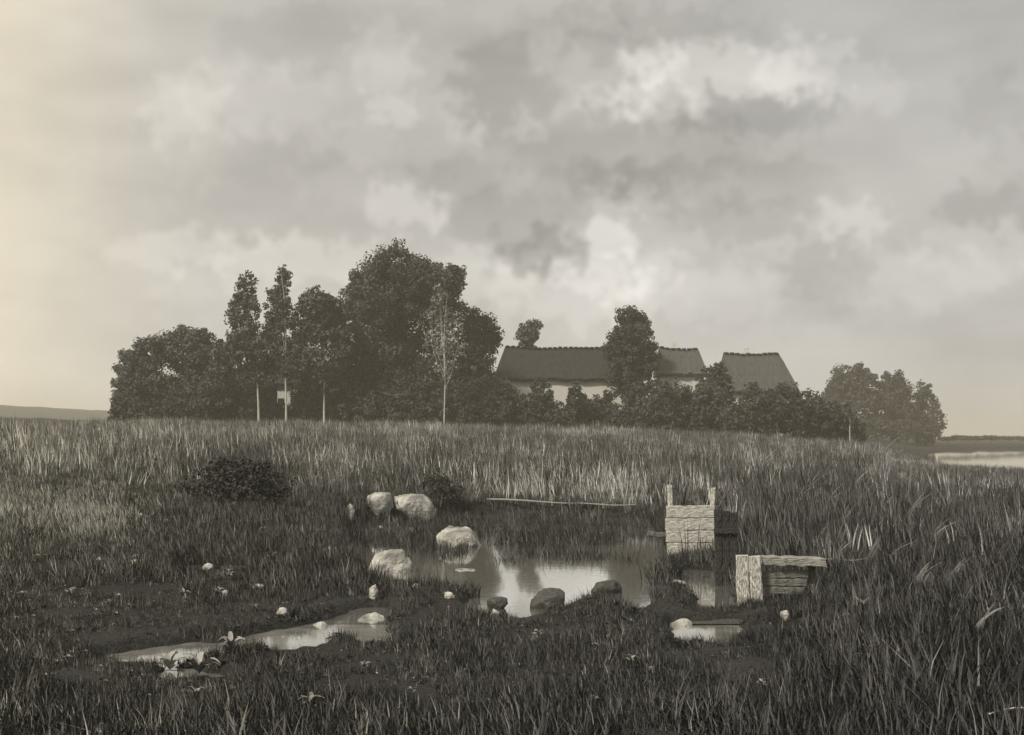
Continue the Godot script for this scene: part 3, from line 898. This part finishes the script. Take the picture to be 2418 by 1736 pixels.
func build_stones():
	var pale := [
		[866, 924, 1160, 1200, "flat-topped pale stone touching the square boulder", ""], [927, 1002, 1174, 1230, "square pale boulder at the back of the stone group", ""],
		[1031, 1136, 1242, 1318, "broad pale boulder with undercut front", ""], [872, 973, 1296, 1384, "big rough pale boulder nearest the stream mouth", ""],
		[1064, 1150, 1346, 1384, "low flat pale stone at the pool's edge", ""], [1182, 1213, 1276, 1310, "small upright pale stone in dark sedge behind pool", ""]]
	for q in pale: stone("boulder", q[4], "", q[0], q[1], q[2], q[3], M.stone)
	for q in [[816, 834, 1196, 1226], [844, 868, 1258, 1276], [1308, 1336, 1296, 1322], [1396, 1420, 1300, 1322], [1440, 1462, 1276, 1296], [1136, 1160, 1238, 1262], [612, 634, 1244, 1262], [540, 560, 1186, 1204], [655, 680, 1436, 1452], [1845, 1868, 1450, 1470], [705, 725, 1276, 1290], [884, 898, 1204, 1226], [888, 904, 1240, 1268], [870, 890, 1288, 1304], [960, 978, 1306, 1320], [1006, 1028, 1318, 1336], [1126, 1146, 1300, 1326], [874, 892, 1384, 1414], [968, 990, 1378, 1400], [1050, 1072, 1400, 1414], [1160, 1176, 1440, 1460], [520, 538, 1396, 1412], [480, 498, 1330, 1346], [600, 622, 1380, 1396], [300, 330, 1324, 1340], [1590, 1620, 1372, 1384], [1990, 2020, 1452, 1466], [740, 762, 1250, 1264], [620, 640, 1225, 1240], [1580, 1640, 1468, 1496]]:
		stone("small_stone", ("small pale stone among the boulders behind the pool" if q[0] > 780 and q[0] < 1180 else "small pale stone in the dark sedge of the pool's far shallows" if q[0] < 1500 and q[0] >= 1180 else "small pale stone on the muddy bank below the sluice" if q[0] >= 1500 else "small pale stone dotted in the grass between stream and willow scrub"), "small pale stones", q[0], q[1], q[2], q[3], M.stone)
	for q in [[840, 905, 1452, 1492, "pale rock at the mouth of the stream"], [730, 772, 1480, 1522, "small pale rock standing in the stream"]]:
		stone("rock", q[4], "", q[0], q[1], q[2], q[3], M.stone)
	for q in [[1150, 1192, 1410, 1438, "small dark wet stone in the pool's shallow end"], [1262, 1332, 1396, 1440, "large dark wet stone in the middle of the pool"], [1400, 1462, 1372, 1402, "dark wet stone by the grassy hump in the pool"]]:
		stone("wet_stone", q[4], "", q[0], q[1], q[2], q[3], M.wet_stone, 0.0)

func build_plants():
	var m := StandardMaterial3D.new()
	m.albedo_texture = grain(0.027, srgb(0.18), srgb(0.42))
	m.uv1_triplanar = true
	m.uv1_scale = Vector3(4, 4, 4)
	m.roughness = 0.7
	m.backlight = Color(0.2, 0.2, 0.18)
	M.pale_leaf = m
	m = m.duplicate()
	m.albedo_texture = grain(0.024, srgb(0.45), srgb(0.75))
	M.reed = m
	m = StandardMaterial3D.new()
	m.albedo_color = srgb(0.05)
	m.roughness = 0.75
	m.backlight = Color(0.25, 0.25, 0.22)
	M.tussock = m
	for q in [[400, 1600, 60, 10, "large pale-leaved plant in the dark grass below the stream"], [470, 1606, 64, 11, "spreading pale-leaved plant beside the large one below the stream"], [545, 1545, 46, 9, "pale-leaved plant at the tail of the stream"], [730, 1692, 44, 9, "small pale-leaved plant in the dark foreground turf"], [460, 1662, 30, 7, "tiny pale-leaved plant under the spreading one"], [2050, 1578, 46, 8, "pale-leaved plant alone in the dark right foreground"], [2035, 1452, 44, 8, "flat pale-leaved plant on the bank behind the lone one"]]:
		leafy_plant("leafy_plant", q[4], "", q[0], q[1], q[2], q[3], M.pale_leaf)
	for q in [[235, 1340], [320, 1332], [52, 1420], [165, 1418], [540, 1372], [515, 1412], [330, 1240], [395, 1245], [90, 1330], [640, 1330], [720, 1340], [780, 1316], [255, 1440], [1490, 1580], [1535, 1602], [1270, 1520], [1400, 1676], [970, 1660], [1800, 1640], [600, 1450], [430, 1420], [860, 1590]]:
		leafy_plant("small_plant", "small pale-leaved plant dotted in the dark bank grass", "small plants dotted over the banks", q[0], q[1], rng.randf_range(14, 26), 9, M.pale_leaf)
	for q in [[1785, 1140], [1858, 1120], [1877, 1215], [1945, 1222], [1985, 1262], [2018, 1260], [2033, 1200], [2080, 1226], [2060, 1282], [2138, 1256], [2100, 1330], [1970, 1340], [2050, 1338], [2158, 1392], [2174, 1406], [2012, 1172], [2073, 1112], [2255, 1236], [2233, 1400], [2304, 1500], [1905, 1180], [1930, 1300], [2120, 1180], [2190, 1300]]:
		reed(q[0], q[1], rng.randf_range(70, 110), rng.randf_range(0.35, 0.75), "pale reed leaves leaning over the dark right bank", "pale reeds on the right bank")
	# dark sedge tussocks standing in the pond and on its brink
	for q in [[1180, 1258, 30], [1260, 1246, 40], [1352, 1262, 34], [1432, 1252, 38], [1500, 1290, 36], [1478, 1268, 26], [1090, 1290, 34], [990, 1276, 36], [930, 1262, 30], [1010, 1350, 40], [1150, 1330, 30], [1548, 1360, 44], [1405, 1462, 66], [1345, 1470, 50], [1470, 1472, 52], [1560, 1430, 46], [1110, 1410, 44], [860, 1400, 40], [800, 1420, 40]]:
		var b := on_level(q[0], q[1], 0.0)
		b.y = minf(height(b.x, b.z), 0.05)
		var kk: float = q[2] * -b.z / F
		var tt := put(tuft(46, kk * 0.55, kk * 1.25, 0.02, 0.75), "sedge_tussock", M.tussock)
		tt.position = b
		tag(tt, "dark sedge tussock standing in the pond or on its brink", "tussock", "sedge tussocks of the pond")
	# one long pale stem arching in the near right corner
	var p0 := ground_hit(2280, 1730)
	var v := PackedVector3Array()
	var n := PackedVector3Array()
	var idx := PackedInt32Array()
	var path := []
	var rad := []
	var k := -p0.z / F
	for i in 10:
		var u := i / 9.0
		path.append(Vector3(u * 175.0 * k, 0.04 + 0.17 * u - 0.05 * u * u + 0.05 * sin(u * 3.0), 0))
		rad.append(0.008 * (1.1 - 0.5 * u))
	tube_into(v, n, idx, path, rad, 6)
	var o := put(mesh_of(v, n, idx), "bent_stem", M.reed)
	o.position = p0
	tag(o, "long pale stem arching over the dark near corner", "stem")

func build_grass():
	var near := [tuft(9, 0.09, 0.20, 0.011, 0.9), tuft(10, 0.12, 0.30, 0.012, 0.7)]
	var mid := [tuft(9, 0.13, 0.34, 0.018, 0.6), tuft(9, 0.13, 0.46, 0.016, 0.4)]
	var tall := [tuft(9, 0.30, 0.95, 0.035, 0.34), tuft(8, 0.34, 1.25, 0.032, 0.26)]
	var weed := [tuft(8, 0.05, 0.13, 0.05, 1.5), tuft(7, 0.08, 0.20, 0.04, 1.2)]
	var dead := [tuft(3, 0.10, 0.42, 0.007, 0.35), tuft(2, 0.12, 0.55, 0.008, 0.8)]
	var sets := [[near, 5.0, 25.0, 92000, "turf_grass", "short dark turf grass around the pool and stream", 0.055, 0.28],
		[weed, 6.0, 24.0, 20000, "marsh_weeds", "low broad-leaved marsh weeds among the turf", 0.05, 0.2],
		[dead, 7.0, 26.0, 1500, "dead_stalks", "thin dead stalks sticking out of the turf", 0.12, 0.3],
		[mid, 24.0, 44.0, 46000, "sedge", "dark sedge on the banks behind the pool", 0.045, 0.30],
		[tall, 21.0, 158.0, 124000, "meadow_reeds", "tall streaky reeds covering the rising meadow", 0.058, 0.42]]
	var wet := [tuft(9, 0.14, 0.42, 0.016, 0.5), tuft(9, 0.16, 0.55, 0.016, 0.35)]
	sets.append([wet, 25.0, 41.0, 22000, "pond_sedge", "dark sedge growing out of the pond's far shallows", 0.034, 0.16])
	var litter := [mesh_of(PackedVector3Array([Vector3(-0.05, 0.012, 0), Vector3(0, 0.022, 0.018), Vector3(0.05, 0.01, 0), Vector3(0, 0.03, -0.018)]), PackedVector3Array([Vector3.UP, Vector3.UP, Vector3.UP, Vector3.UP]), PackedInt32Array([0, 2, 1, 0, 3, 2])), tuft(3, 0.05, 0.05, 0.012, 3.0)]
	sets.append([litter, 7.0, 25.0, 14000, "leaf_litter", "fallen leaves and straw littering the muddy ground", 0.06, 0.4])
	for q in sets:
		var xf := [[], []]
		var cl := [[], []]
		var kind: String = q[4]
		var low := kind in ["turf_grass", "marsh_weeds", "dead_stalks", "leaf_litter"]
		for i in int(q[3]):
			var d := sqrt(lerpf(q[1] * q[1], q[2] * q[2], rng.randf()))
			var px := rng.randf_range(-420, 2840)
			var x := (px - CX) / F * d
			var patch := nz2.get_noise_2d(x * 11.0, d * 11.0)     # bare mud and thick clumps
			if low and kind != "leaf_litter" and patch < -0.34 + 0.16 * rng.randf() and px < 2050: continue
			if kind == "marsh_weeds" and nz.get_noise_2d(x * 14.0 + 70.0, d * 14.0) < 0.05: continue
			var h := height(x, -d)
			if kind == "pond_sedge":
				if h > 0.03 or px < 780 or px > 1575 or nz2.get_noise_2d(x * 9.0 + 30.0, d * 5.0) < -0.12 + 0.35 * smoothstep(29.0, 25.0, d): continue
				h = maxf(h, -0.12)
			elif h < 0.03: continue
			var right := smoothstep(1560.0, 1760.0, px)
			if kind == "meadow_reeds" and d < 46.0 and rng.randf() > maxf(0.25 * smoothstep(36.0, 37.0, d) + 0.75 * smoothstep(38.0, 46.0, d), right * smoothstep(20.0, 26.0, d + 4.0 * smoothstep(1900.0, 2200.0, px))): continue
			var pale := paleness(x, -d)
			if low: pale *= 0.35 + 0.4 * clampf((700.0 - px) / 700.0, 0, 1)  # left side paled again: glare put into the low cover colour
			if kind == "sedge" and px > 300 and px < 1600: pale *= 0.35
			var tone: float = q[6] * rng.randf_range(0.6, 1.5)
			if rng.randf() < pale: tone = q[7] * rng.randf_range(0.5, 1.3)
			elif rng.randf() < 0.3: tone *= 1.8
			if low and px > 1750 and rng.randf() < 0.7: tone *= 0.62      # ranker, darker growth on the right bank
			var sc := rng.randf_range(0.55, 1.2) * (1.0 + 0.45 * nz2.get_noise_2d(x * 3.0, d * 3.0))
			if low:
				sc *= clampf(1.0 + 1.1 * patch, 0.5, 1.8)
				var wetland := smoothstep(-150.0, 200.0, px) * smoothstep(2080.0, 1780.0, px) * smoothstep(9.8, 12.0, d) * smoothstep(21.0, 18.0, d)
				if kind != "leaf_litter": sc *= lerpf(1.0, 0.5 if px > 950 else 0.42, wetland)
				sc *= 1.0 + 0.2 * smoothstep(1850.0, 2150.0, px)
			if kind == "sedge":
				if px > 1530 and px < 1760 and d < 28.0: sc *= 0.35
				elif px > 760 and px < 1540 and d < 30.0: sc *= 0.7
				else: sc *= 1.0 + 0.4 * right
			if kind == "meadow_reeds" and d < 46.0: sc *= 0.8
			if kind == "meadow_reeds" and px > 2080 and d > 46: sc *= 0.5
			var b := Basis.from_euler(Vector3(rng.randf_range(-0.2, 0.2), rng.randf() * TAU, rng.randf_range(-0.2, 0.2))).scaled(Vector3(1, 1, 1) * sc)
			var w: int = i % 2
			xf[w].append(Transform3D(b, Vector3(x, h, -d)))
			cl[w].append(s(tone, clampf(1.6 - px / 1500.0, 0.2, 1.6)))  # blade tint warms leftwards, imitating the page glare
		for w in 2:
			stuff(q[4], q[0][w], M.blade, xf[w], cl[w], q[5] + (", longer blades" if w == 1 else ""), "grass")
